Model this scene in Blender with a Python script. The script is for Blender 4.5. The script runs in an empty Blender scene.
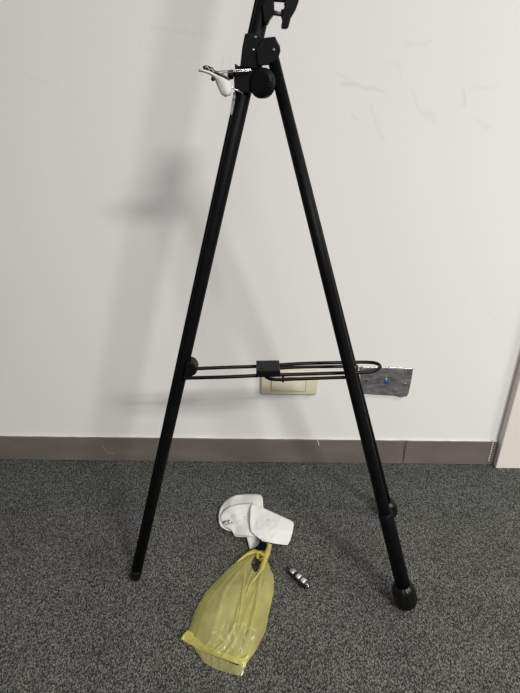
import bpy, bmesh, math, random
from mathutils import Vector, Matrix, noise
random.seed(7)
C = bpy.context.scene.collection
SC = bpy.context.scene
R = math.radians
PI = math.pi

# ------------------------------------------------------------------ camera
CAM = Vector((0, 0, 0.8))
FPX, CX, CY = 500.0, 260.0, 346.5
PITCH, YAW, ROLL = R(24.89), R(0.946), R(-1.194)
FW = Vector((math.sin(YAW)*math.cos(PITCH), math.cos(YAW)*math.cos(PITCH), -math.sin(PITCH)))
rt = Vector((math.cos(YAW), -math.sin(YAW), 0)); dn = FW.cross(rt)
RT = rt*math.cos(ROLL) + dn*math.sin(ROLL)
DN = -rt*math.sin(ROLL) + dn*math.cos(ROLL)
cd = bpy.data.cameras.new('camera'); cam = bpy.data.objects.new('camera', cd); C.objects.link(cam)
cd.sensor_fit = 'HORIZONTAL'; cd.sensor_width = 36.0; cd.lens = FPX/520*36.0
cd.clip_start = 0.02
m = Matrix((( RT.x, -DN.x, -FW.x, CAM.x), (RT.y, -DN.y, -FW.y, CAM.y), (RT.z, -DN.z, -FW.z, CAM.z), (0, 0, 0, 1)))
cam.matrix_world = m
SC.camera = cam

def at(px, py, Y=None, Z=None):
    """measured point: where the sight line through a photo point meets a plane of the room"""
    v = FW + RT*((px-CX)/FPX) + DN*((py-CY)/FPX)
    t = (Z-CAM.z)/v.z if Z is not None else Y/v.y
    return CAM + v*t

# ------------------------------------------------------------------ world, lights, exposure
w = bpy.data.worlds.new('world'); SC.world = w; w.use_nodes = True
w.node_tree.nodes['Background'].inputs[0].default_value = (0.97, 0.97, 1.0, 1)
w.node_tree.nodes['Background'].inputs[1].default_value = 0.25
SC.view_settings.view_transform = 'Standard'; SC.view_settings.look = 'None'
SC.view_settings.gamma = 1; SC.view_settings.exposure = 0.0
SC.view_settings.use_curve_mapping = False
def area(name, loc, target, sx, sy, power, col):
    l = bpy.data.lights.new(name, 'AREA'); l.shape = 'RECTANGLE'; l.size = sx; l.size_y = sy
    l.energy = power; l.color = col
    o = bpy.data.objects.new(name, l); C.objects.link(o); o.location = loc
    o.rotation_euler = (Vector(target)-Vector(loc)).to_track_quat('-Z', 'Y').to_euler()
    return o
area('ceiling_panel_light', (1.55, -1.95, 2.50), (1.55, -1.95, 0), 0.78, 0.38, 176, (1.0, 0.985, 0.945))
area('ceiling_panel_light', (0.5, -1.9, 2.50), (0.5, -1.9, 0), 0.7, 0.7, 18, (1.0, 0.98, 0.94))
area('ceiling_panel_light', (2.1, -0.2, 2.50), (2.1, -0.2, 0), 0.6, 0.6, 48, (1.0, 0.955, 0.925))



# ------------------------------------------------------------------ materials
def mat(name, col, rough=0.5, metal=0.0, spec=0.5):
    M = bpy.data.materials.new(name); M.use_nodes = True
    b = M.node_tree.nodes['Principled BSDF']
    b.inputs['Base Color'].default_value = (*col, 1); b.inputs['Roughness'].default_value = rough
    b.inputs['Metallic'].default_value = metal; b.inputs['Specular IOR Level'].default_value = spec
    return M
def nodes(M): return M.node_tree.nodes, M.node_tree.links, M.node_tree.nodes['Principled BSDF']
def add_noise(M, c1, c2, scale, detail=4, stretch=(1, 1, 1), bump=0.0, dist=0.001, lo=0.3, hi=0.7, rot=(0, 0, 0)):
    n, l, b = nodes(M)
    tc = n.new('ShaderNodeTexCoord'); mp = n.new('ShaderNodeMapping'); mp.inputs['Scale'].default_value = stretch
    mp.inputs['Rotation'].default_value = rot
    nz = n.new('ShaderNodeTexNoise'); nz.inputs['Scale'].default_value = scale; nz.inputs['Detail'].default_value = detail
    cr = n.new('ShaderNodeValToRGB'); cr.color_ramp.elements[0].position = lo; cr.color_ramp.elements[1].position = hi
    cr.color_ramp.elements[0].color = (*c1, 1); cr.color_ramp.elements[1].color = (*c2, 1)
    l.new(tc.outputs['Object'], mp.inputs['Vector']); l.new(mp.outputs[0], nz.inputs['Vector'])
    l.new(nz.outputs['Fac'], cr.inputs['Fac']); l.new(cr.outputs['Color'], b.inputs['Base Color'])
    if bump:
        bp = n.new('ShaderNodeBump'); bp.inputs['Strength'].default_value = bump; bp.inputs['Distance'].default_value = dist
        l.new(nz.outputs['Fac'], bp.inputs['Height']); l.new(bp.outputs['Normal'], b.inputs['Normal'])
    return nz, cr

BLACK = mat('black_powder_coat', (0.003, 0.003, 0.003), 0.5, 0, 0.10)
add_noise(BLACK, (0.002, 0.002, 0.0022), (0.004, 0.004, 0.0045), 60, bump=0.1, dist=0.0003)
PLASTIC = mat('black_moulded_plastic', (0.004, 0.0045, 0.005), 0.42, 0, 0.14)
add_noise(PLASTIC, (0.003, 0.0035, 0.004), (0.006, 0.0065, 0.0075), 120, bump=0.15, dist=0.0003)
RUBBER = mat('black_rubber', (0.004, 0.004, 0.004), 0.35, 0, 0.28)
add_noise(RUBBER, (0.002, 0.002, 0.002), (0.004, 0.004, 0.0035), 70, bump=0.3, dist=0.0008)
WIRE = mat('black_lacquered_wire', (0.004, 0.004, 0.004), 0.4, 0, 0.2)
add_noise(WIRE, (0.002, 0.002, 0.002), (0.005, 0.005, 0.005), 90)
DARKEDGE = mat('worn_dark_metal', (0.05, 0.05, 0.048), 0.35, 0.6)
add_noise(DARKEDGE, (0.02, 0.02, 0.02), (0.07, 0.068, 0.06), 90)
STEEL = mat('bright_steel', (0.6, 0.6, 0.58), 0.25, 1.0)
add_noise(STEEL, (0.2, 0.2, 0.19), (0.75, 0.75, 0.72), 260)
RIVET = mat('rivet_metal', (0.28, 0.29, 0.30), 0.35, 0.9)
add_noise(RIVET, (0.2, 0.2, 0.21), (0.34, 0.35, 0.36), 200)
PAPER = mat('white_paper', (0.80, 0.79, 0.78), 0.8, 0, 0.2)
add_noise(PAPER, (0.59, 0.585, 0.57), (0.66, 0.655, 0.64), 25, bump=0.25, dist=0.0015)
INK = mat('black_ink', (0.02, 0.02, 0.022), 0.7); add_noise(INK, (0.015, 0.015, 0.016), (0.03, 0.03, 0.033), 80)
CREAM = mat('cream_switch_plastic', (0.52, 0.47, 0.34), 0.4); add_noise(CREAM, (0.60, 0.55, 0.40), (0.66, 0.61, 0.46), 14)
CREAM2 = mat('cream_insert_plastic', (0.50, 0.46, 0.34), 0.35); add_noise(CREAM2, (0.58, 0.54, 0.41), (0.66, 0.62, 0.48), 20)
PLATE = mat('grey_brushed_plate', (0.12, 0.12, 0.12), 0.38, 0.6)
add_noise(PLATE, (0.14, 0.14, 0.14), (0.34, 0.34, 0.335), 55, stretch=(1, 1, 2.5), bump=0.15, dist=0.0005)
BLUE = mat('blue_plastic', (0.02, 0.06, 0.32), 0.35); add_noise(BLUE, (0.015, 0.05, 0.25), (0.03, 0.09, 0.42), 90)
BRASS = mat('brass', (0.6, 0.45, 0.2), 0.35, 0.9); add_noise(BRASS, (0.5, 0.36, 0.15), (0.7, 0.52, 0.25), 90)
BASE = mat('grey_brown_vinyl', (0.14, 0.12, 0.108), 0.5, 0, 0.4)
add_noise(BASE, (0.128, 0.110, 0.098), (0.165, 0.144, 0.130), 7, stretch=(1, 1, 3), bump=0.08, dist=0.001)
CHIP = mat('white_plaster_chips', (0.72, 0.70, 0.67), 0.8); add_noise(CHIP, (0.62, 0.6, 0.57), (0.8, 0.78, 0.75), 50)
TAN = mat('tan_smear', (0.3, 0.24, 0.18), 0.7); add_noise(TAN, (0.19, 0.16, 0.13), (0.24, 0.2, 0.16), 90)
PILLAR = mat('cream_painted_column', (0.62, 0.57, 0.50), 0.7, 0, 0.25)
add_noise(PILLAR, (0.72, 0.665, 0.60), (0.76, 0.705, 0.64), 5, bump=0.06, dist=0.002)
BAND_G = mat('grey_white_wrapper', (0.5, 0.5, 0.49), 0.3, 0.3); add_noise(BAND_G, (0.36, 0.36, 0.35), (0.66, 0.66, 0.65), 160)
BAND_K = mat('black_wrapper', (0.008, 0.008, 0.008), 0.3); add_noise(BAND_K, (0.006, 0.006, 0.006), (0.012, 0.012, 0.012), 160)
BLACKCLOTH = mat('black_crumpled_film', (0.003, 0.003, 0.003), 0.8, 0, 0.05); add_noise(BLACKCLOTH, (0.002, 0.002, 0.002), (0.004, 0.004, 0.004), 160)

def film(name, col, transp, rough=0.25, noise_amt=0.15):
    M = bpy.data.materials.new(name); M.use_nodes = True
    n = M.node_tree.nodes; l = M.node_tree.links; n.clear()
    out = n.new('ShaderNodeOutputMaterial')
    d = n.new('ShaderNodeBsdfDiffuse'); t = n.new('ShaderNodeBsdfTranslucent'); g = n.new('ShaderNodeBsdfGlossy')
    tr = n.new('ShaderNodeBsdfTransparent')
    tc = n.new('ShaderNodeTexCoord'); nz = n.new('ShaderNodeTexNoise'); nz.inputs['Scale'].default_value = 22; nz.inputs['Detail'].default_value = 5
    cr = n.new('ShaderNodeValToRGB')
    cr.color_ramp.elements[0].color = (col[0]*0.85, col[1]*0.85, col[2]*0.8, 1); cr.color_ramp.elements[1].color = (*col, 1)
    l.new(tc.outputs['Object'], nz.inputs['Vector']); l.new(nz.outputs['Fac'], cr.inputs['Fac'])
    l.new(cr.outputs[0], d.inputs['Color']); l.new(cr.outputs[0], t.inputs['Color'])
    tr.inputs['Color'].default_value = (0.55+0.45*col[0], 0.55+0.45*col[1], 0.45+0.55*col[2], 1)
    g.inputs['Roughness'].default_value = rough
    bp = n.new('ShaderNodeBump'); bp.inputs['Strength'].default_value = 0.5; bp.inputs['Distance'].default_value = 0.003
    l.new(nz.outputs['Fac'], bp.inputs['Height'])
    for s in (d, t, g): l.new(bp.outputs['Normal'], s.inputs['Normal'])
    m1 = n.new('ShaderNodeMixShader'); m1.inputs[0].default_value = 0.45; l.new(d.outputs[0], m1.inputs[1]); l.new(t.outputs[0], m1.inputs[2])
    m2 = n.new('ShaderNodeMixShader'); m2.inputs[0].default_value = 0.07; l.new(m1.outputs[0], m2.inputs[1]); l.new(g.outputs[0], m2.inputs[2])
    m3 = n.new('ShaderNodeMixShader'); m3.inputs[0].default_value = transp; l.new(m2.outputs[0], m3.inputs[1]); l.new(tr.outputs[0], m3.inputs[2])
    n2 = n.new('ShaderNodeTexNoise'); n2.inputs['Scale'].default_value = 14; n2.inputs['Detail'].default_value = 2
    vr = n.new('ShaderNodeMapRange'); vr.inputs['From Min'].default_value = 0.3; vr.inputs['From Max'].default_value = 0.7
    vr.inputs['To Min'].default_value = max(0, transp-0.12); vr.inputs['To Max'].default_value = min(1, transp+0.12)
    l.new(tc.outputs['Object'], n2.inputs['Vector']); l.new(n2.outputs['Fac'], vr.inputs['Value']); l.new(vr.outputs[0], m3.inputs[0])
    l.new(m3.outputs[0], out.inputs['Surface'])
    return M
BAG = film('yellow_bag_film', (0.84, 0.80, 0.36), 0.52)
BAG2 = film('yellow_bag_film_folded', (0.86, 0.80, 0.22), 0.30)
GLINT = film('whitish_crinkle_glint', (0.92, 0.92, 0.86), 0.15)  # near-white colour standing in for reflections on sharp wrinkles
GREYTAPE = mat('grey_tape', (0.28, 0.29, 0.28), 0.4); add_noise(GREYTAPE, (0.22, 0.23, 0.22), (0.36, 0.37, 0.36), 60)

# carpet: looped pile, grain along one axis
def carpet(name, rot, k, tint):
    M = mat(name, (0.08, 0.08, 0.08), 0.95, 0, 0.1)
    n, l, b = nodes(M)
    tc = n.new('ShaderNodeTexCoord'); mp = n.new('ShaderNodeMapping')
    mp.inputs['Rotation'].default_value = (0, 0, rot); mp.inputs['Scale'].default_value = (1.0, 0.5, 1.0)
    l.new(tc.outputs['Object'], mp.inputs['Vector'])
    n1 = n.new('ShaderNodeTexNoise'); n1.inputs['Scale'].default_value = 560; n1.inputs['Detail'].default_value = 3; n1.inputs['Roughness'].default_value = 0.7
    l.new(mp.outputs[0], n1.inputs['Vector'])
    n2 = n.new('ShaderNodeTexNoise'); n2.inputs['Scale'].default_value = 9; n2.inputs['Detail'].default_value = 4
    l.new(tc.outputs['Object'], n2.inputs['Vector'])
    cr = n.new('ShaderNodeValToRGB'); e = cr.color_ramp.elements
    e[0].position = 0.36; e[0].color = (0.014*k*tint[0], 0.014*k*tint[1], 0.014*k*tint[2], 1)
    e[1].position = 0.66; e[1].color = (0.25*k*tint[0], 0.245*k*tint[1], 0.235*k*tint[2], 1)
    md = e.new(0.5); md.color = (0.066*k*tint[0], 0.0655*k*tint[1], 0.0625*k*tint[2], 1)
    vo = n.new('ShaderNodeTexVoronoi'); vo.inputs['Scale'].default_value = 760; l.new(mp.outputs[0], vo.inputs['Vector'])
    sp = n.new('ShaderNodeSeparateColor'); l.new(vo.outputs['Color'], sp.inputs[0])
    pile = n.new('ShaderNodeMix'); pile.inputs[0].default_value = 0.26; l.new(n1.outputs['Fac'], pile.inputs[2]); l.new(sp.outputs[0], pile.inputs[3])
    l.new(pile.outputs[0], cr.inputs['Fac'])
    mx = n.new('ShaderNodeMix'); mx.data_type = 'RGBA'; mx.blend_type = 'MULTIPLY'; mx.inputs[0].default_value = 0.5
    c2 = n.new('ShaderNodeValToRGB'); c2.color_ramp.elements[0].position = 0.3; c2.color_ramp.elements[0].color = (0.6, 0.6, 0.6, 1); c2.color_ramp.elements[1].position = 0.7
    l.new(n2.outputs['Fac'], c2.inputs['Fac']); l.new(cr.outputs[0], mx.inputs[6]); l.new(c2.outputs[0], mx.inputs[7])
    l.new(mx.outputs[2], b.inputs['Base Color'])
    bp = n.new('ShaderNodeBump'); bp.inputs['Strength'].default_value = 0.35; bp.inputs['Distance'].default_value = 0.002
    l.new(n1.outputs['Fac'], bp.inputs['Height']); l.new(bp.outputs['Normal'], b.inputs['Normal'])
    return M
CARPET_A = carpet('grey_carpet_grain_along', 0.0, 0.88, (1.0, 1.0, 0.97))
CARPET_B = carpet('grey_carpet_grain_across', R(90), 0.84, (0.98, 1.02, 1.0))

WALL_Y = 1.033
# wall paint with faint scuff lines and small dark marks that have their own place on the wall
def wall_material():
    M = mat('white_wall_paint', (0.7, 0.7, 0.7), 0.75, 0, 0.2)
    n, l, b = nodes(M)
    tc = n.new('ShaderNodeTexCoord'); nz = n.new('ShaderNodeTexNoise'); nz.inputs['Scale'].default_value = 3; nz.inputs['Detail'].default_value = 5
    l.new(tc.outputs['Object'], nz.inputs['Vector'])
    cr = n.new('ShaderNodeValToRGB'); cr.color_ramp.elements[0].color = (0.76, 0.745, 0.725, 1); cr.color_ramp.elements[1].color = (0.79, 0.775, 0.76, 1)
    l.new(nz.outputs['Fac'], cr.inputs['Fac'])
    # wobble the position a little so scuff lines and marks are uneven
    n3 = n.new('ShaderNodeTexNoise'); n3.inputs['Scale'].default_value = 30; n3.inputs['Detail'].default_value = 5
    l.new(tc.outputs['Object'], n3.inputs['Vector'])
    sub = n.new('ShaderNodeVectorMath'); sub.operation = 'SUBTRACT'; l.new(n3.outputs['Color'], sub.inputs[0]); sub.inputs[1].default_value = (0.5, 0.5, 0.5)
    scl = n.new('ShaderNodeVectorMath'); scl.operation = 'SCALE'; scl.inputs['Scale'].default_value = 0.030; l.new(sub.outputs[0], scl.inputs[0])
    ad = n.new('ShaderNodeVectorMath'); ad.operation = 'ADD'; l.new(tc.outputs['Object'], ad.inputs[0]); l.new(scl.outputs[0], ad.inputs[1])
    pos = n.new('ShaderNodeVectorMath'); pos.operation = 'MULTIPLY'; pos.inputs[1].default_value = (1, 0, 1); l.new(ad.outputs[0], pos.inputs[0])
    scuffs_and_marks = [((342,83),(384,93),.006,.30), ((404,46),(432,40),.005,.16), ((411,92),(424,118),.005,.20), ((424,112),(434,122),.010,.15),
              ((465,88),(466,104),.005,.30), ((471,88),(500,86),.006,.13), ((371,104),(381,138),.006,.20), ((352,114),(356,118),.006,.2),
              ((405,62),(400,80),.004,.12), ((150,28),(212,36),.006,.14), ((25,75),(60,88),.008,.10), ((138,45),(200,62),.004,.10),
              ((222,58),(223,66),.003,.34), ((229,58),(230,63),.003,.26), ((478,118),(490,128),.006,.15), ((336,72),(350,80),.006,.18),  # first two: short dark marks left of the collar
              ((485,322),(498,318),.004,.16), ((390,62),(402,66),.006,.12)]
    prev = None
    for (a, c, wd, st) in scuffs_and_marks:
        A = at(*a, Y=WALL_Y); B = at(*c, Y=WALL_Y); A.y = 0; B.y = 0; D = B-A
        s1 = n.new('ShaderNodeVectorMath'); s1.operation = 'SUBTRACT'; l.new(pos.outputs[0], s1.inputs[0]); s1.inputs[1].default_value = A
        dt = n.new('ShaderNodeVectorMath'); dt.operation = 'DOT_PRODUCT'; l.new(s1.outputs[0], dt.inputs[0]); dt.inputs[1].default_value = D/D.length_squared
        cl = n.new('ShaderNodeClamp'); l.new(dt.outputs['Value'], cl.inputs[0])
        s2 = n.new('ShaderNodeVectorMath'); s2.operation = 'SCALE'; s2.inputs[0].default_value = D; l.new(cl.outputs[0], s2.inputs['Scale'])
        s3 = n.new('ShaderNodeVectorMath'); s3.operation = 'DISTANCE'; l.new(s1.outputs[0], s3.inputs[0]); l.new(s2.outputs[0], s3.inputs[1])
        mr = n.new('ShaderNodeMapRange'); mr.interpolation_type = 'SMOOTHSTEP'; mr.inputs['From Min'].default_value = 0; mr.inputs['From Max'].default_value = wd
        mr.inputs['To Min'].default_value = st*0.45; mr.inputs['To Max'].default_value = 0; l.new(s3.outputs['Value'], mr.inputs['Value'])
        if prev is None: prev = mr.outputs[0]
        else:
            mm = n.new('ShaderNodeMath'); mm.operation = 'MAXIMUM'; l.new(prev, mm.inputs[0]); l.new(mr.outputs[0], mm.inputs[1]); prev = mm.outputs[0]
    mx = n.new('ShaderNodeMix'); mx.data_type = 'RGBA'; l.new(prev, mx.inputs[0]); l.new(cr.outputs[0], mx.inputs[6]); mx.inputs[7].default_value = (0.30, 0.28, 0.26, 1)
    l.new(mx.outputs[2], b.inputs['Base Color'])
    bp = n.new('ShaderNodeBump'); bp.inputs['Strength'].default_value = 0.15; bp.inputs['Distance'].default_value = 0.004
    l.new(nz.outputs['Fac'], bp.inputs['Height']); l.new(bp.outputs['Normal'], b.inputs['Normal'])
    return M
WALLM = wall_material()

# ------------------------------------------------------------------ mesh helpers
def link(name, bm, m, parent=None, smooth=True, solid=0.0, bevel=0.0):
    me = bpy.data.meshes.new(name); bmesh.ops.recalc_face_normals(bm, faces=bm.faces[:])
    bm.to_mesh(me); bm.free(); me.materials.append(m)
    for p in me.polygons: p.use_smooth = smooth
    o = bpy.data.objects.new(name, me); C.objects.link(o)
    if parent is not None:
        o.parent = parent
        q = parent; off = Vector((0, 0, 0))
        while q is not None: off += q.location; q = q.parent
        o.location = -off
    if solid:
        s = o.modifiers.new('solid', 'SOLIDIFY'); s.thickness = solid; s.offset = 0
    if bevel:
        s = o.modifiers.new('bevel', 'BEVEL'); s.width = bevel; s.segments = 2; s.limit_method = 'ANGLE'; s.angle_limit = R(40)
    if smooth:
        o.modifiers.new('normals', 'WEIGHTED_NORMAL') if bevel else None
    return o
def thing(name, label, cat, loc, group=None):
    o = bpy.data.objects.new(name, None); C.objects.link(o); o.location = loc; o.empty_display_size = 0.02
    o['label'] = label; o['category'] = cat
    if group: o['group'] = group
    return o
def tag(o, label, cat): o['label'] = label; o['category'] = cat; return o
def box(bm, x0, x1, y0, y1, z0, z1):
    r = bmesh.ops.create_cube(bm, size=1)
    for v in r['verts']:
        v.co = Vector((x0+(v.co.x+.5)*(x1-x0), y0+(v.co.y+.5)*(y1-y0), z0+(v.co.z+.5)*(z1-z0)))
    return bm
def frame(d, hint=Vector((0, -1, 0))):
    d = d.normalized(); u = hint - d*hint.dot(d)
    if u.length < 1e-4: u = Vector((1, 0, 0)) - d*d.x
    u.normalize(); return d, u, d.cross(u)
def sweep(bm, pts, radii, seg=20, caps=True, profile=None, hint=Vector((0, -1, 0))):
    """tube along a path; radii may be one number or one per point; profile: list of (u, v) replaces the circle"""
    pts = [Vector(p) for p in pts]
    if not isinstance(radii, (list, tuple)): radii = [radii]*len(pts)
    prof = profile or [(math.cos(2*PI*i/seg), math.sin(2*PI*i/seg)) for i in range(seg)]
    rings = []
    for i, p in enumerate(pts):
        d = (pts[min(i+1, len(pts)-1)] - pts[max(i-1, 0)])
        _, u, v = frame(d, hint)
        rings.append([bm.verts.new(p + u*(a*radii[i]) + v*(b*radii[i])) for a, b in prof])
    n = len(prof)
    for i in range(len(rings)-1):
        for j in range(n):
            bm.faces.new((rings[i][j], rings[i][(j+1) % n], rings[i+1][(j+1) % n], rings[i+1][j]))
    if caps:
        bm.faces.new(rings[0]); bm.faces.new(rings[-1][::-1])
    return bm
def lathe(bm, p0, axis, prof, seg=28, flute=0, depth=0.0):
    """prof: (distance along axis, radius); flute: grip ridges round the rim"""
    d, u, v = frame(Vector(axis)); rings = []
    for s, r in prof:
        ring = []
        for i in range(seg):
            a = 2*PI*i/seg; rr = r*(1 - depth*(0.5+0.5*math.cos(a*flute))) if flute else r
            ring.append(bm.verts.new(Vector(p0) + d*s + u*(rr*math.cos(a)) + v*(rr*math.sin(a))))
        rings.append(ring)
    for i in range(len(rings)-1):
        for j in range(seg):
            bm.faces.new((rings[i][j], rings[i][(j+1) % seg], rings[i+1][(j+1) % seg], rings[i+1][j]))
    bm.faces.new(rings[0]); bm.faces.new(rings[-1][::-1])
    return bm
def prism(bm, pxs, Y, depth):
    """outline measured in the photo at distance Y, with real depth behind it"""
    f = [bm.verts.new(at(x, y, Y=Y)) for x, y in pxs]
    g = [bm.verts.new(v.co + Vector((0, depth, 0))) for v in f]
    n = len(f); bm.faces.new(f); bm.faces.new(g[::-1])
    for i in range(n): bm.faces.new((f[i], f[(i+1) % n], g[(i+1) % n], g[i]))
    return bm
def smoothpath(pts, k=6):
    pts = [Vector(p) for p in pts]; out = []
    P = [pts[0]] + pts + [pts[-1]]
    for i in range(1, len(P)-2):
        for j in range(k):
            t = j/k; a, b, c, d = P[i-1], P[i], P[i+1], P[i+2]
            out.append(0.5*((2*b) + (c-a)*t + (2*a-5*b+4*c-d)*t*t + (3*b-a-3*c+d)*t**3))
    out.append(pts[-1]); return out
def BM(): return bmesh.new()

# ------------------------------------------------------------------ the setting
def struct(o): o['kind'] = 'structure'; return o
wall = struct(link('wall_back', box(BM(), -1.9, 1.9, WALL_Y, WALL_Y+0.12, -0.02, 2.6), WALLM, smooth=False))
floor = struct(link('floor', box(BM(), -1.9, 1.9, -2.0, WALL_Y+0.12, -0.06, -0.006), mat('screed', (0.1, 0.1, 0.1), 0.9), smooth=False))
# carpet tiles, half-metre squares, quarter-turned; first row cut at the wall
ROW = 0.838
cut = bpy.data.meshes.new('x')
def tile_mesh(w_, d_, m_):
    bm = box(BM(), 0, w_, 0, d_, -0.006, 0)
    bmesh.ops.bevel(bm, geom=[e for e in bm.edges if all(v.co.z > -.001 for v in e.verts)], offset=0.0005, segments=1, affect='EDGES')
    me = bpy.data.meshes.new('carpet_tile'); bm.to_mesh(me); bm.free(); me.materials.append(m_); return me
G = 0.0002
full = [tile_mesh(0.5-G, 0.5-G, CARPET_A), tile_mesh(0.5-G, 0.5-G, CARPET_B)]
short = [tile_mesh(0.5-G, WALL_Y-ROW-G-0.0005, CARPET_B), tile_mesh(0.5-G, WALL_Y-ROW-G-0.0005, CARPET_B)]
bpy.data.meshes.remove(cut)
def put_tile(me, x, y):
    o = bpy.data.objects.new('carpet_tile', me); C.objects.link(o); o.parent = floor; o.location = (x, y, 0)
for i in range(-4, 3):
    x = 0.44 - 0.5 + i*0.5
    put_tile(short[i % 2], x, ROW)
    for j in range(4):
        put_tile(full[0 if j != 9 else 1], x, ROW-0.5*(j+1))

# baseboard strips
BH = 0.0690
COLX = at(490.6, 461, Z=0).x
bb = struct(link('baseboard_back', box(BM(), -1.9, COLX, WALL_Y-0.0015, WALL_Y, 0, BH-0.002), BASE, smooth=False))
sx = at(404, 450, Y=WALL_Y).x; sl = at(68, 450, Y=WALL_Y).x
for a, b_, dz in ((-1.9, sx, 0), (sx, COLX-0.001, 0.0004)):
    link('baseboard_strip', box(BM(), a+0.0006, b_-0.0006, WALL_Y-0.0060, WALL_Y-0.0015, 0, BH+dz), BASE, bb, smooth=False, bevel=0.0012)
# bead of white paint along the top of the baseboard and plaster chips
random.seed(3)
bm = BM()
pp = []
for i in range(140):
    x = -1.2 + i*(COLX+1.2)/139
    pp.append(Vector((x, WALL_Y-0.0028, BH+0.0012+0.0006*noise.noise(Vector((x*30, 0, 0))))))
sweep(bm, pp, [0.0013+0.0010*abs(noise.noise(Vector((i*.31, 5, 0)))) for i in range(140)], seg=6)
link('paint_bead', bm, CHIP, bb)
bm = BM()
for k in range(9):                                   # dashed white bead in the corner
    p = at(494.6-4.9*k/8, 441+19*k/8, Y=WALL_Y-0.0065)
    r = 0.0011+0.0004*random.random()
    box(bm, p.x-0.0028-r, p.x-0.0028+r, WALL_Y-0.008, WALL_Y-0.0055, p.z-0.0017, p.z+0.0017)
link('corner_bead', bm, CHIP, bb, smooth=False)
def smear(pxs, r, m_, name):
    bm = BM(); sweep(bm, smoothpath([at(x, y, Y=WALL_Y-0.0062) for x, y in pxs]), r, seg=6); link(name, bm, m_, bb)
smear([(102, 446), (105, 449.5), (107, 452.5), (114, 453.8)], 0.0009, TAN, 'paint_smear')
smear([(317.5, 440), (318.3, 443), (319, 445.5)], 0.0009, CHIP, 'paint_chip')
smear([(404.2, 442), (403.8, 451), (403.5, 460)], 0.0004, RUBBER, 'joint_line')

# cream column on the right
col = struct(link('wall_right', box(BM(), COLX, COLX+0.9, WALL_Y-0.021, WALL_Y, 0, 2.6), PILLAR, smooth=False, bevel=0.002))

# ------------------------------------------------------------------ wall plates
def rrect(w_, h_, r, n=5):
    o = []
    for cx_, cz_, a0 in ((w_/2-r, h_/2-r, 0), (-w_/2+r, h_/2-r, 90), (-w_/2+r, -h_/2+r, 180), (w_/2-r, -h_/2+r, 270)):
        for i in range(n+1):
            a = R(a0+90*i/n); o.append((cx_+r*math.cos(a), cz_+r*math.sin(a)))
    return o
def slab(bm, c, w_, h_, r, y0, y1, inset=0.0):
    o = rrect(w_, h_, r); i_ = rrect(w_-2*inset, h_-2*inset, max(r-inset, .0004)) if inset else o
    ymid = y0+(inset if inset else 0)
    rings = [[bm.verts.new((c[0]+x, y, c[1]+z)) for x, z in pr] for pr, y in (((o), y1), ((o), ymid), ((i_), y0))]
    n = len(o)
    for a in range(2):
        if a == 1 and not inset: break
        for j in range(n): bm.faces.new((rings[a][j], rings[a][(j+1) % n], rings[a+1][(j+1) % n], rings[a+1][j]))
    bm.faces.new(rings[0]); bm.faces.new(rings[-1 if inset else 1][::-1])
    return bm
a = at(260.5, 393, Y=WALL_Y); b_ = at(316.5, 393.5, Y=WALL_Y); tp = at(290, 369.5, Y=WALL_Y)
pw = b_.x-a.x; ph = tp.z-a.z; pc = ((a.x+b_.x)/2, (a.z+tp.z)/2)
t = thing('wall_socket', 'cream plastic wall socket plate behind the wire brace, above the baseboard', 'socket', (pc[0], WALL_Y, pc[1]-ph/2))
link('cover_plate', slab(BM(), pc, pw, ph, 0.006, WALL_Y-0.009, WALL_Y-0.0002, 0.003), CREAM, t)
ins = link('insert', slab(BM(), (pc[0]-0.002, pc[1]-0.002), pw*0.60, ph*0.56, 0.002, WALL_Y-0.0115, WALL_Y-0.008, 0.001), CREAM2, t)
bm = BM(); ii = ((pw*.60)/2+0.0008, (ph*.56)/2+0.0008)
for x0, x1, z0, z1 in ((-ii[0], ii[0], ii[1]-.0009, ii[1]), (-ii[0], ii[0], -ii[1], -ii[1]+.0009), (-ii[0], -ii[0]+.0009, -ii[1], ii[1]), (ii[0]-.0009, ii[0], -ii[1], ii[1])):
    box(bm, pc[0]-.002+x0, pc[0]-.002+x1, WALL_Y-0.0095, WALL_Y-0.0085, pc[1]-.002+z0, pc[1]-.002+z1)
link('recess_line', bm, DARKEDGE, t, smooth=False)

# grey metal plate, hanging a little askew
Yp = WALL_Y-0.0075
out = [(361, 367.6), (386, 368.4), (413.2, 369.4), (411.5, 380), (408.8, 393), (407, 396.5), (402, 397.2), (397, 395.6), (380, 394.6), (364, 393.6), (362.4, 380)]
gp = at(386, 396, Y=WALL_Y)
t = thing('blank_wall_plate', 'dull grey metal wall plate with blue screw cap right of the easel leg', 'wall plate', (gp.x, WALL_Y, gp.z))
bm = prism(BM(), out, Yp, 0.006)
link('metal_plate', bm, PLATE, t, smooth=False, bevel=0.0008)
bm = BM(); sweep(bm, smoothpath([at(361, 366.6, Y=Yp), at(375, 367.4, Y=Yp), at(394, 367.6, Y=Yp), at(413.6, 368.9, Y=Yp)]), 0.0009, seg=8)
o = link('top_edge', bm, STEEL, t); o['label'] = 'bright steel top edge'
def screw(px, py, r, m_, name, parent, Y):
    p = at(px, py, Y=Y); bm = lathe(BM(), p+Vector((0, .001, 0)), (0, -1, 0), [(0, r), (.0015, r), (.0024, r*.7), (.0026, r*.2)], seg=14)
    return link(name, bm, m_, parent)
screw(366.5, 381, .0028, DARKEDGE, 'screw', t, Yp); screw(405, 384, .0028, RIVET, 'screw', t, Yp)
o = screw(386, 382, .0052, BLUE, 'screw_cap', t, Yp); o['label'] = 'blue plastic cap'
o = screw(386.5, 376.5, .0018, BRASS, 'screw', t, Yp); o['label'] = 'small brass screw'
screw(386, 379, .0016, CHIP, 'screw', t, Yp-0.002); screw(385, 388, .0016, RIVET, 'screw', t, Yp)

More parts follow.
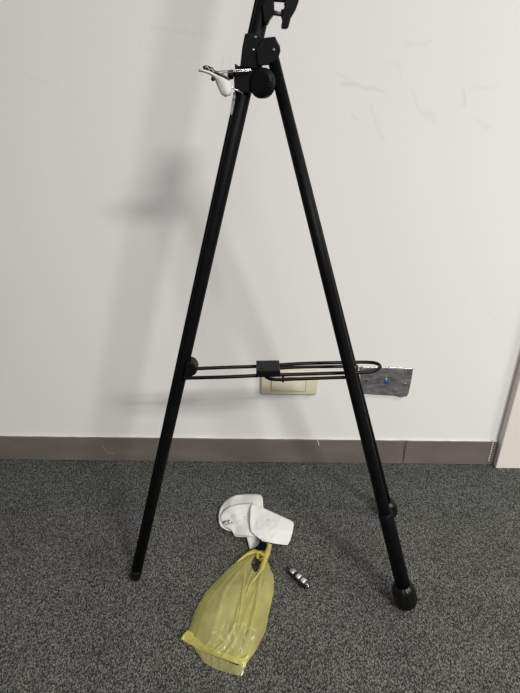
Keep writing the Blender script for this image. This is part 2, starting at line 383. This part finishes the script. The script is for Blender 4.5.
# ------------------------------------------------------------------ the easel
HY = 0.712
foot = at(135.3, 576.5, Z=0.004); top = at(259.3, 20, Y=HY)
md = (top-foot).normalized()
easel = thing('tripod_easel', 'tall black metal tripod easel standing on grey carpet by the wall', 'easel', (0.05, 0.72, 0))
mast_top = foot + md*((1.28)/md.z)
# extruded mast profile: round back with a slot down the right front
prof = []
for i in range(28):
    a = 2*PI*i/28
    prof.append((math.cos(a), math.sin(a)*0.98))
slotted = []
for i in range(48):
    a = 2*PI*i/48; r = 1.0
    if abs(((a-R(-52)+PI) % (2*PI))-PI) < R(9): r = 0.80
    slotted.append((r*math.cos(a), r*math.sin(a)))
bm = BM(); sweep(bm, [foot+md*0.012, foot+md*0.3, foot+md*0.6, mast_top], [0.0100, 0.0102, 0.0104, 0.0105], profile=slotted)
link('mast', bm, BLACK, easel)
bm = lathe(BM(), foot-md*0.002, md, [(0, .0090), (.0015, .0104), (.012, .0106), (.022, .0106), (.0222, .0101)], seg=24)
o = link('rubber_foot', bm, RUBBER, easel)
bm = lathe(BM(), mast_top-md*.004, md, [(0, .0118), (.014, .0118), (.018, .009)], seg=24); link('end_cap', bm, PLASTIC, easel)
# light edge strip in the slot
_, mu, mv = frame(md)
a = R(-52); off = mu*math.cos(a)*0.0096 + mv*math.sin(a)*0.0096
bm = BM(); sweep(bm, [foot+md*.03+off*.88, mast_top-md*.01+off*.93], 0.0007, seg=6); link('track', bm, DARKEDGE, easel)

def leg(p0, p1, r0, r1, big):
    d = (p1-p0).normalized()
    bm = BM(); L = (p1-p0).length
    sweep(bm, [p0, p0+d*L*.33, p0+d*L*.66, p1-d*.02], [r0, r0+(r1-r0)*.33, r0+(r1-r0)*.66, r1], seg=24)
    lg = link('leg', bm, BLACK, easel)
    # bulbous rubber foot
    bm = lathe(BM(), p1-d*0.040*big, d, [(0, r1*1.04), (.002, r1*1.2), (.005*big, .0152*big), (.011*big, .0178*big), (.034*big, .0188*big),
                (.0345*big, .0172*big), (.041*big, .0160*big), (.046*big, .0120*big), (.049*big, .006*big), (.0495*big, .002*big)], seg=48, flute=12, depth=0.06)
    f = link('rubber_foot', bm, RUBBER, lg)
    return lg
PF = at(271.3, 51, Y=0.704); F1 = at(406.3, 602, Z=0.010)
PR = at(272.0, 51, Y=0.736); F2 = at(390.0, 513, Z=0.010)
front_leg = leg(PF, F1, 0.0074, 0.0100, 1.14)
dF = (F1-PF).normalized()
def on_leg(py):                      # point of the front leg's axis at a measured height
    z = PF.z + (F1.z-PF.z)*((py-51)/(602-51)); lo, hi = 0.0, 1.0
    for _ in range(30):
        k = (lo+hi)/2; p = PF.lerp(F1, k); q = p-CAM
        y = CY+FPX*q.dot(DN)/q.dot(FW)
        if y < py: lo = k
        else: hi = k
    return p
pa, pb = on_leg(512), F1-dF*0.03
bm = lathe(BM(), pa+Vector((.0014, 0, 0)), pb-pa, [(0, .0104), (.003, .0122), ((pb-pa).length, .0130)], seg=28)
link('lower_sleeve', bm, BLACK, front_leg)
leg(PR, F2, 0.0066, 0.0084, 0.98)

# hub bracket: sleeve on the mast and plates carrying the two pivots
bm = BM()
prism(bm, [(245, 33), (257, 34), (265, 38), (268, 37.5), (270, 40), (262, 66), (258, 70), (252, 68), (240, 67), (240.5, 62), (242, 48)], 0.692, 0.036)
hub = link('hub_bracket', bm, PLASTIC, easel, smooth=False, bevel=0.0015)
bm = BM()
prism(bm, [(262, 38), (268, 37.2), (275.5, 36.4), (277.4, 42.5), (280, 46), (280.6, 51), (279, 56), (274, 62), (268, 65), (258, 66), (256, 50)], 0.6885, 0.0035)
link('hub_plate', bm, PLASTIC, easel, smooth=False, bevel=0.001)
bm = BM()
prism(bm, [(262, 39), (275.5, 37.6), (280, 46), (280.6, 51), (279, 56), (274, 62), (262, 65)], 0.744, 0.0035)
link('hub_plate', bm, PLASTIC, easel, smooth=False, bevel=0.001)
bm = BM()
prism(bm, [(258, 42), (270, 41), (276, 45), (277.5, 51), (274, 58), (266, 61), (258, 60)], 0.691, 0.056)
link('hub_core', bm, PLASTIC, easel, smooth=False, bevel=0.001)
def rivet(px, py, Y, r=.0022):
    bm = lathe(BM(), at(px, py, Y=Y)+Vector((0, .001, 0)), (0, -1, 0), [(0, r), (.0012, r), (.0026, r*.75), (.0032, r*.3)], seg=14)
    o = link('rivet', bm, RIVET, hub); return o
rivet(255.5, 37.5, 0.692); rivet(253.2, 50, 0.692); rivet(273.6, 50, 0.6885)
# lower collar with its knobs
bm = BM()
prism(bm, [(234.6, 63), (238, 65.5), (243, 66.5), (256, 68), (257, 70), (254, 92), (248, 93), (234.5, 92), (233.8, 80), (235, 71)], 0.694, 0.034)
col2 = link('clamp_collar', bm, PLASTIC, easel, smooth=False, bevel=0.0015)
bm = BM(); prism(bm, [(252, 72), (268, 73), (269, 90), (252, 91)], 0.697, 0.014)
link('clamp_ear', bm, PLASTIC, col2, smooth=False, bevel=0.002)
kc = at(262.8, 83.2, Y=0.690)
kd = Vector((-0.55, -0.80, -0.02)); kd.normalize()
R0 = 0.0172
bm = lathe(BM(), kc - kd*0.004, kd, [(0, R0*.9), (.001, R0*.99), (.0085, R0), (.0105, R0*.93), (.0118, R0*.80), (.0122, R0*.6), (.0125, R0*.3), (.0126, R0*.05)], seg=96, flute=32, depth=0.035)
link('clamp_knob', bm, PLASTIC, easel)
bm = BM(); sweep(bm, [at(255.8, 71.5, Y=.690), at(260, 70.2, Y=.690)], 0.0013, seg=8); o = link('thumb_screw', bm, RIVET, easel)
bm = lathe(BM(), at(236.5, 74.5, Y=.700), Vector((-1, -.25, -.05)), [(0, .0028), (.004, .0028), (.0042, .0050), (.006, .0058), (.009, .0056), (.0108, .0042), (.011, .002)], seg=24, flute=8, depth=.12)
link('small_knob', bm, PLASTIC, easel)
# bolt stub and curved wing lever at the top right
bm = BM()
prism(bm, [(268, -9), (275, -6), (274.2, 3), (274.6, 10), (273.4, 14.5), (270.5, 18), (268.4, 23), (264, 24), (262, 5)], 0.698, 0.018)
link('top_clamp', bm, PLASTIC, easel, smooth=False, bevel=0.0015)
bm = BM(); prism(bm, [(289, -14), (300.5, -10), (298.6, 2), (296, 9), (290.8, 18), (288.6, 27), (286.5, 28.4), (282, 28), (281.2, 26.5), (282.4, 20), (281.2, 15.5), (282.6, 12.5), (285, 5), (284.6, -4)], 0.694, 0.0095)
link('wing_lever', bm, PLASTIC, easel, smooth=False, bevel=0.002)
bm = BM(); sweep(bm, [at(272, 12.0, Y=.702), at(276, 13.6, Y=.701), at(283.5, 14.4, Y=.699)], [.0036, .0022, .0026], seg=12); link('clamp_bolt', bm, DARKEDGE, easel)
bm = BM(); sweep(bm, [at(270, -2.5, Y=.702), at(286, -1.5, Y=.699)], .0042, seg=12); link('clamp_bolt', bm, DARKEDGE, easel)
bm = BM()
for k in range(7):
    c = at(278.2, 4.3, Y=.706) ; a = 2*PI*k/7
    sweep(bm, [c+Vector((math.cos(a)*.0066, 0, math.sin(a)*.0066)), c+Vector((math.cos(a)*.0098, 0, math.sin(a)*.0098))], [.0011, .0022], seg=6)
ring = [c+Vector((math.cos(2*PI*i/28)*.0090, 0, math.sin(2*PI*i/28)*.0094)) for i in range(29)]
sweep(bm, ring, .0014, seg=8, caps=False)
link('star_washer', bm, RUBBER, easel)

# wire brace: loop fixed to the mast, loop fixed to the legs, both through one sliding block
def on_line(p, d, z): return p + d*((z-p.z)/d.z)
ZB = at(268, 369, Y=0.70).z
mp_ = on_line(foot, md, ZB)
w1 = [at(184, 378.1, Y=.674), at(225, 377, Y=.672), at(260, 375.5, Y=.678), at(300, 374.2, Y=.683), at(340, 373.0, Y=.688), at(366, 372.2, Y=.692), at(375, 370.6, Y=.696), at(380, 367.2, Y=.706),
      at(377, 363.6, Y=.718), at(366, 362.2, Y=.724), at(340, 362.6, Y=.722), at(300, 363.6, Y=.718), at(260, 366.2, Y=.711), at(225, 367.4, Y=.704), at(192, 368.8, Y=.698)]
bm = BM(); sweep(bm, smoothpath(w1, 8), 0.0028, seg=12, hint=Vector((0, 0, 1)))
link('brace_wire', bm, WIRE, easel)
fl = on_line(PF, (F1-PF), 0.455); rl = on_line(PR, (F2-PR), 0.455)
w2 = [at(352, 377.4, Y=fl.y), at(340, 377.5, Y=.668), at(300, 378.9, Y=.668), at(276, 379.6, Y=.669), at(267.5, 377.8, Y=.674), at(264.8, 374.6, Y=.684), at(266, 370.6, Y=.698), at(278, 368.3, Y=.704),
      at(300, 367.2, Y=.706), at(340, 366.5, Y=.708), at(350, 366.6, Y=.718), at(356, 368, Y=rl.y)]
bm = BM(); sweep(bm, smoothpath(w2, 8), 0.0026, seg=12, hint=Vector((0, 0, 1)))
link('brace_wire', bm, WIRE, easel)
bm = BM()
c0 = at(257, 364.0, Y=.674); c1 = at(279, 375.2, Y=.674)
prism(bm, [(256.2, 371.0), (279.6, 370.6), (280.4, 371.4), (280.2, 375), (278.6, 376.4), (258, 376.8), (256.2, 375.4)], 0.672, 0.036)
blk = link('slide_block', bm, PLASTIC, easel, smooth=False, bevel=0.0012)
for x, y in ((262, 365.6), (276, 365.4)): 
    bm = lathe(BM(), at(x, 371.0, Y=.672)+Vector((0, .008+.014*(x > 270), -.0004)), (0, 0, 1), [(0, .0012), (.0014, .0012), (.002, .0006)], seg=10); link('rivet', bm, RUBBER, blk)
bm = BM(); sweep(bm, [at(283, 376.6, Y=.672), at(283, 382.2, Y=.666)], .0016, seg=8); link('wire_clip', bm, WIRE, easel)
# half-round socket on the mast
bm = BM(); prism(bm, [(186, 363.5), (190.5, 362.5), (194, 364.2), (196.8, 368), (197.2, 371.5), (195.4, 374.6), (191, 377), (183.5, 378.6)], 0.676, 0.022)
link('brace_socket', bm, PLASTIC, easel, smooth=False, bevel=0.0015)
# sockets where the wires meet the legs
for p in (at(351.5, 377.4, Y=fl.y), at(354.5, 367.6, Y=rl.y)):
    bm = lathe(BM(), p-Vector((.004, 0, 0)), (1, 0, 0), [(0, .0042), (.001, .0050), (.009, .0050), (.010, .0042)], seg=16); link('brace_socket', bm, PLASTIC, easel)

# grey strip stuck behind the mast
bm = BM()
prism(bm, [(233.4, 92), (236, 92), (234.4, 104), (232, 115), (229.8, 114), (231.4, 104)], 0.700, 0.0006)
o = tag(link('tape_strip', bm, GREYTAPE, smooth=False), 'thin grey tape strip on the left edge of the easel mast below the collar', 'tape')

# ------------------------------------------------------------------ clip with paper scrap at the collar
t = thing('wire_clip', 'silver wire spring clip with patterned dark jaws at the easel collar', 'clip', at(226, 78, Y=.685))
bm = BM(); sweep(bm, smoothpath([at(214, 71.6, Y=.684), at(226, 70.8, Y=.683), at(236, 70.0, Y=.684), at(249.5, 69.4, Y=.6885), at(249.5, 70.8, Y=.6885), at(236, 71.6, Y=.684), at(222, 73.2, Y=.684)]), .00055, seg=8)
o = link('wire_handle', bm, STEEL, t); o['label'] = 'long straight silver wire'
bm = BM(); pth = smoothpath([at(228, 84.5, Y=.684), at(233, 88.2, Y=.684), at(238, 90.8, Y=.685), at(243, 93.6, Y=.690)])
sweep(bm, pth, [.0006+.0006*(i % 2) for i in range(len(pth))], seg=8); o = link('wire_handle', bm, STEEL, t)
bm = BM(); prism(bm, [(202.6, 66.2), (206, 65.0), (213, 67.5), (215.6, 71), (212, 71.8), (203, 69.2)], .682, .003)
o = link('clip_jaw', bm, DARKEDGE, t, smooth=False, bevel=.0006)
bm = BM(); sweep(bm, smoothpath([at(212, 69.5, Y=.683), at(217, 73, Y=.683), at(224, 75.8, Y=.684), at(229.5, 80, Y=.686)]), [.0014]*19, seg=8); link('clip_spring', bm, DARKEDGE, t)
bm = BM(); sweep(bm, [at(205+2.2*i, 66.4+1.1*i, Y=.6815) + Vector((0, 0, .0012*(1 if i % 2 else -1))) for i in range(5)], .0005, seg=6); link('jaw_pattern', bm, CHIP, t)
bm = lathe(BM(), at(213.2, 79, Y=.684), (0, -1, 0), [(0, .0024), (.003, .0026), (.0034, .0012)], seg=14); link('clip_pivot', bm, DARKEDGE, t)
# white scrap held by the clip
bm = BM()
rows = [[(199, 69), (198.6, 71.6)], [(204, 69.6), (203.5, 72.4)], [(210, 71.2), (209, 74.4)], [(215, 73), (213, 77)], [(224, 75.5), (215.4, 81)], [(229, 79.5), (217.4, 86)], [(231, 85), (219.6, 91)], [(231.6, 90), (222, 95)], [(231, 95.4), (225.4, 97)]]
N = 8; gridv = []
for i, (a, b_) in enumerate(rows):
    A = at(*a, Y=.6845); B = at(*b_, Y=.6845)
    gridv.append([bm.verts.new(A.lerp(B, k/N)+Vector((0, -.003*math.sin(k/N*PI)-.002*math.sin(i*1.1), 0))) for k in range(N+1)])
for i in range(len(gridv)-1):
    for k in range(N): bm.faces.new((gridv[i][k], gridv[i][k+1], gridv[i+1][k+1], gridv[i+1][k]))
o = tag(link('paper_scrap', bm, PAPER, solid=.0004), 'torn white paper scrap hanging from the wire clip at the easel collar', 'paper')

# ------------------------------------------------------------------ battery
r = 0.0072
A = at(289.9, 570.2, Z=r); B = at(308.4, 586.6, Z=r); d = (B-A).normalized(); L = (B-A).length
t = thing('battery', 'small battery with black and pale grey bands lying right of the yellow bag', 'battery', ((A.x+B.x)/2, (A.y+B.y)/2, 0))
link('case', lathe(BM(), A, d, [(0, r*.9), (.0008, r), (L*.955, r), (L*.965, r*.86)], seg=32), BAND_K, t)
for s0, s1 in ((.06, .27), (.40, .58), (.64, .84)):
    # pale patch that wraps the upper right side only
    bm = BM(); _, u, v = frame(d, Vector((0, 0, 1)))
    rr = r*1.012; n_ = 14; rings = []
    side = 1 if v.x > 0 else -1
    for s in (s0*L, s1*L):
        rings.append([bm.verts.new(A+d*s+u*(rr*math.cos(R(-48+158*i/n_)))+v*(side*rr*math.sin(R(-48+158*i/n_)))) for i in range(n_+1)])
    for i in range(n_): bm.faces.new((rings[0][i], rings[0][i+1], rings[1][i+1], rings[1][i]))
    link('wrapper_band', bm, BAND_G, t, solid=.0003)
# dark loop printed on the first band
bm = BM(); pts = []
for i in range(15):
    a = 2*PI*i/14; ang = R(8)+0.38*math.cos(a)
    pts.append(A+d*(L*.165+.0030*math.sin(a))+u*(r*1.05*math.cos(ang))+v*(side*r*1.05*math.sin(ang)))
sweep(bm, pts, .0006, seg=6, caps=False); link('printed_mark', bm, BAND_K, t)
link('terminal', lathe(BM(), A+d*L*.96, d, [(0, r*.80), (.0009, r*.78), (.001, r*.36), (.0030, r*.34), (.0034, r*.2)], seg=20), STEEL, t)

# ------------------------------------------------------------------ paper sheet on the carpet
def resample(pts, n):
    P = [Vector((*p, 0)) for p in pts]; P.append(P[0]); seg = [(P[i+1]-P[i]).length for i in range(len(P)-1)]; tot = sum(seg); out = []
    for k in range(n):
        s = tot*k/n; i = 0
        while s > seg[i]: s -= seg[i]; i += 1
        q = P[i].lerp(P[i+1], s/seg[i]); out.append((q.x, q.y))
    return out
def sheet(outl, cpx, hf, n=110, rings=20):
    O = resample(outl, n); bm = BM(); prev = None
    c = bm.verts.new(at(*cpx, Z=0)); c.co.z = hf(*cpx)
    for k in range(1, rings+1):
        f = k/rings; ring = []
        for x, y in O:
            px, py = cpx[0]+(x-cpx[0])*f, cpx[1]+(y-cpx[1])*f
            h = hf(px, py); ring.append(bm.verts.new(at(px, py, Z=h)))
        if prev is None:
            for j in range(n): bm.faces.new((c, ring[j], ring[(j+1) % n]))
        else:
            for j in range(n): bm.faces.new((prev[j], ring[j], ring[(j+1) % n], prev[(j+1) % n]))
        prev = ring
    return bm
def ridge(px, py, a, b, wd):
    A = Vector(a); B = Vector(b); P = Vector((px, py)); t_ = max(0, min(1, (P-A).dot(B-A)/(B-A).length_squared))
    d_ = (P-(A+(B-A)*t_)).length; return max(0, 1-d_/wd)
def nz(px, py, s, k=0): return noise.noise(Vector((px*s, py*s, k)))
def h_back(px, py):
    return 0.006 + 0.004*nz(px, py, .06, 1) + 0.0015*nz(px, py, .2, 2) + 0.008*ridge(px, py, (232, 507), (252, 503), 9) + .004*ridge(px, py, (234, 512), (249, 534), 6) + .003*ridge(px, py, (222, 512), (236, 496), 8)
def h_front(px, py):
    return 0.020 + 0.003*nz(px, py, .06, 5) + .001*nz(px, py, .25, 3) - 0.010*max(0, (px-262)/30)**1.5 + .004*ridge(px, py, (251, 504), (249, 530), 5) - .006*max(0, (py-530)/15)
def h_mid(px, py):
    k = min(1, max(0, (px-220)/32)); k = k*k*(3-2*k)
    return h_back(px, py)+.0012+k*(.5*(h_front(px, py)-h_back(px, py)))+.004*k*(1-k)*4*(.5+nz(px, py, .1, 6))
lobe = [(218.5, 514), (220.2, 508), (224, 502), (229.5, 497.6), (236, 495), (247, 494), (257, 494), (261, 495), (262.7, 498), (263.2, 507), (266, 515), (268, 528), (264, 540), (257, 546.5), (250, 549.4), (248.6, 543), (247.4, 537), (240, 537), (234.5, 536.2), (232.5, 531.5), (226, 530), (221, 527), (219, 523)]
tpw = at(250, 525, Z=0)
ps = thing('paper_sheet', 'crumpled white sheet of paper lying on the carpet above the yellow bag', 'paper', (tpw.x, tpw.y, 0))
link('lower_fold', sheet(lobe, (243, 523), h_back), PAPER, ps, solid=.0004)
front = [(252, 503), (256, 504.5), (262.7, 507.7), (278, 514.6), (290, 520), (293.6, 522.4), (293.8, 525), (292.4, 533), (290, 541), (287.7, 545), (284, 544.8), (274, 543.4), (262.7, 541), (256, 536), (251, 531), (250, 525), (250, 519.6), (250.4, 509)]
link('upper_fold', sheet(front, (268, 526), h_front), PAPER, ps, solid=.0004)
mid = [(252.5, 502.6), (246, 503), (238, 504), (230, 506), (223.5, 510), (220, 515), (220.6, 520), (224, 526), (231, 529.6), (234, 534.6), (247, 535.4), (257, 537), (257, 520)]
link('middle_fold', sheet(mid, (243, 518), h_mid, n=60, rings=10), PAPER, ps, solid=.0004)
bm = BM()
for s in ([(222.6, 522.6), (224.4, 521), (226.4, 520.8), (224.6, 523), (222.8, 523.2)], [(227, 521.2), (229.6, 520.4)], [(228.6, 519.6), (228, 522), (229.4, 524)], [(231, 522.4), (232.4, 523.2)], [(225.4, 524.4), (227.4, 524)]):
    sweep(bm, [at(x, y, Z=h_mid(x, y)+.0010) for x, y in s], .0009, seg=6)
link('handwriting', bm, INK, ps)

# ------------------------------------------------------------------ yellow plastic bag
def interp(pts, u):
    """Catmull-Rom through the points, u in 0..1"""
    n = len(pts)-1; s = min(max(u, 0), .99999)*n; i = int(s); t_ = s-i
    g = lambda k: Vector(pts[max(0, min(n, k))])
    a, b, c, d_ = g(i-1), g(i), g(i+1), g(i+2)
    return 0.5*((2*b)+(c-a)*t_+(2*a-5*b+4*c-d_)*t_*t_+(3*b-a-3*c+d_)*t_**3)
LE = [(259, 551), (249, 554), (236, 562), (221, 576), (208, 590), (201, 600), (195, 612), (188, 631), (181.5, 637.5)]
RE = [(267, 551), (267.5, 561), (271, 570), (273.6, 578), (273.6, 590), (271.6, 602), (264.6, 632), (256, 650), (243.6, 667)]
def in_hole(px, py):
    # gap between the two handles: pointed at the bottom
    cx_, cy_ = 256.6, 562; dx = (px-cx_)/5.0; dy = (py-cy_)/(9.5 if py > cy_ else 7.0)
    dx += 0.25*dy
    return dx*dx+dy*dy < 1
def bag_h(u, v, px, py):
    arch = math.sin(PI*min(1, max(0, v)))**0.55
    ramp = min(1, u*2.2)**0.8
    h = 0.004 + 0.026*arch*ramp*(1-.35*max(0, u-.8)/.2)
    # long folds fanning out from the knot
    for c_, w_, am in ((.30, .05, .003), (.52, .035, .0045), (.70, .03, .005), (.86, .04, .003), (.16, .04, .0025)):
        cc = c_ + .05*math.sin(u*5+c_*9)
        h += am*max(0, 1-abs(v-cc)/w_)*min(1, u*3)*arch*(1-.4*u)
    h += 0.006*nz(px, py, .06, 9)*arch + .0022*nz(px, py, .13, 4)*arch + .0005*nz(px, py, .4, 4)*arch
    return max(.0015, h)
bgp = at(232, 620, Z=0)
bag = thing('plastic_bag', 'translucent yellow plastic carrier bag with knotted handles lying on the carpet', 'bag', (bgp.x, bgp.y, 0))
NU, NV = 110, 60
def bag_layer(hf, hole=True, u0=0., u1=1.):
    bm = BM(); V = []; PXY = []
    for i in range(NU+1):
        u = u0+(u1-u0)*i/NU; a = interp(LE, u); b2 = interp(RE, u); row = []; prow = []
        for k in range(NV+1):
            v = k/NV; p = a.lerp(b2, v)
            # scalloped, slightly uneven side edges
            p = p + Vector((1.0*nz(v*3, u*14, 1, 7), 0))
            row.append(bm.verts.new(at(p.x, p.y, Z=hf(u, v, p.x, p.y)))); prow.append(p)
        V.append(row); PXY.append(prow)
    for i in range(NU):
        for k in range(NV):
            p = PXY[i][k]
            if hole and in_hole(p.x, p.y): continue
            bm.faces.new((V[i][k], V[i][k+1], V[i+1][k+1], V[i+1][k]))
    bmesh.ops.delete(bm, geom=[v for v in bm.verts if not v.link_faces], context='VERTS')
    return bm
link('top_film', bag_layer(bag_h), BAG, bag)
# underside lies on the carpet: plan position follows the top film's footprint
link('under_film', bag_layer(lambda u, v, x, y: 0.0012+.0006*(1+nz(x, y, .2, 3))), BAG, bag)
# doubled hem where the bottom is folded over
def band(topc, botc, h0, h1, n=50, m_=8, amp=.0015):
    bm = BM(); V = []
    for i in range(n+1):
        a = interp(topc, i/n); b2 = interp(botc, i/n)
        V.append([bm.verts.new(at(*(a.lerp(b2, k/m_)), Z=max(.001, h0+(h1-h0)*k/m_+amp*nz(i*.35, k*.5, 1, 2)))) for k in range(m_+1)])
    for i in range(n):
        for k in range(m_): bm.faces.new((V[i][k], V[i][k+1], V[i+1][k+1], V[i+1][k]))
    return bm
link('folded_hem', band([(187, 631), (200, 641), (215, 649.5), (230, 654.5), (242, 658), (250, 654)], [(181.5, 638), (196, 647.5), (209, 653.6), (224, 659.4), (240, 664.6), (244.6, 666)], .021, .012), BAG2, bag)
link('bottom_gusset', band([(193, 646), (205, 652), (216, 657), (228, 661.6), (238, 665.4), (247, 662)], [(199, 655), (203, 661), (211, 666.6), (222, 671), (232, 674), (242, 676)], .012, .002, amp=.0012), BAG, bag)
link('corner_flap', band([(181, 638.6), (184.5, 633), (188, 630.4), (193, 633)], [(182.5, 640), (188, 643.4), (193, 646), (199, 649.6)], .016, .010, n=16, m_=6), BAG2, bag)
# seams standing as ridges along the film
for pts in ([(246, 566), (243, 590), (240, 612), (237, 630)], [(262, 574), (258, 600), (252, 625), (245, 655)], [(266, 566), (252, 582), (246, 596)]):
    bm = BM(); P = []
    for q in range(25):
        p = interp(pts, q/24); 
        P.append(at(p.x, p.y, Z=.033+.001*math.sin(q)))
    sweep(bm, P, [.0006+.0010*math.sin(PI*i/24) for i in range(25)], seg=6)
    link('film_crease', bm, BAG, bag)
# handles twisted into a knot
def ribbon(pts, wid, hts, m_, name, n=30, k=6, twist=0.):
    bm = BM(); V = []
    for i in range(n+1):
        u = i/n; p = interp(pts, u); q = interp(pts, min(1, u+.02)); p0 = interp(pts, max(0, u-.02)); d_ = (q-p0).normalized(); nn = Vector((-d_.y, d_.x))
        w_ = interp([(x, 0) for x in wid], u).x; h = interp([(x, 0) for x in hts], u).x
        V.append([bm.verts.new(at(*(p+nn*w_*(j/k-.5)), Z=max(.001, h+.004*math.sin(j/k*PI)+.0015*nz(i*.4, j, .8, 1)))) for j in range(k+1)])
    for i in range(n):
        for j in range(k): bm.faces.new((V[i][j], V[i][j+1], V[i+1][j+1], V[i+1][j]))
    return link(name, bm, m_, bag, solid=.0004)
ribbon([(237, 562), (246, 555), (254, 551.4), (260, 552), (264, 556)], [1.5, 3, 4.5, 4.5, 3], [.012, .014, .016, .016, .014], BAG2, 'handle')
ribbon([(253, 583), (258, 574), (262.5, 566), (265, 558), (263, 553)], [1, 2.5, 4.5, 5, 4], [.024, .024, .019, .016, .014], BAG2, 'handle')
ribbon([(264, 561), (266.5, 554), (268, 549), (269.6, 543.6)], [5, 6.5, 6, 5], [.012, .017, .016, .018], BAG2, 'handle')
bm = BM(); kp = [at(262 + 4.6*math.cos(a), 555.5 + 4.2*math.sin(a), Z=.012+.005*math.sin(2*a)) for a in [2*PI*i/24*1.0 for i in range(25)]]
sweep(bm, kp, [.0030+.0008*math.sin(i*1.3) for i in range(25)], seg=10, caps=False); link('knot', bm, BAG2, bag)
# black crumpled scrap caught between knot and paper
bm = BM(); star = [(255.6, 549), (258.6, 544.5), (261, 539), (262.8, 543.4), (267, 543), (266.6, 547.4), (265, 550.6), (259, 550.4)]
f_ = [bm.verts.new(at(x, y, Z=.022+.002*(i % 2))) for i, (x, y) in enumerate(star)]; g_ = [bm.verts.new(at(x, y, Z=.003)) for x, y in star]
c_ = bm.verts.new(at(262, 546.5, Z=.026))
for i in range(8):
    bm.faces.new((c_, f_[i], f_[(i+1) % 8])); bm.faces.new((f_[i], g_[i], g_[(i+1) % 8], f_[(i+1) % 8]))
bm.faces.new(g_[::-1])
tag(link('black_scrap', bm, BLACKCLOTH, smooth=False), 'tiny black crumpled scrap between the bag knot and the white paper', 'scrap')
# crinkled clear wrapper inside the bag
t_ = at(232, 635, Z=0)
wr = thing('clear_wrapper', 'crinkled clear wrapper showing whitish inside the bottom of the yellow bag', 'wrapper', (t_.x, t_.y, .003))
bm = BM()
for pts in ([(226, 623), (221, 630), (221, 637), (226, 643)], [(231, 621), (227, 629), (228, 637), (231, 643)], [(237, 621), (234, 628), (235, 636), (237, 641)], [(240, 622), (246, 626), (244, 634), (246, 641)],
            [(210, 634), (216, 632), (219, 637), (215, 640)], [(246, 629), (252, 628), (256, 632)], [(233, 625), (241, 624), (243, 629)]):
    P = [at(*interp(pts, q/14), Z=.014+.003*math.sin(q*.8)) for q in range(15)]
    sweep(bm, P, [.0006+.0016*math.sin(PI*i/14) for i in range(15)], seg=6)
link('crinkle_glints', bm, GLINT, wr)  # ribs carry the wrapper's wrinkle highlights as whitish colour
bm = sheet([(214, 626), (226, 619), (242, 619), (254, 628), (250, 644), (234, 648), (216, 643)], (234, 634), lambda x, y: .009+.007*abs(nz(x, y, .12, 4))+.004*nz(x, y, .3, 8), n=60, rings=14)
link('film', bm, film('thin_clear_film', (0.8, 0.8, 0.76), 0.8), wr)
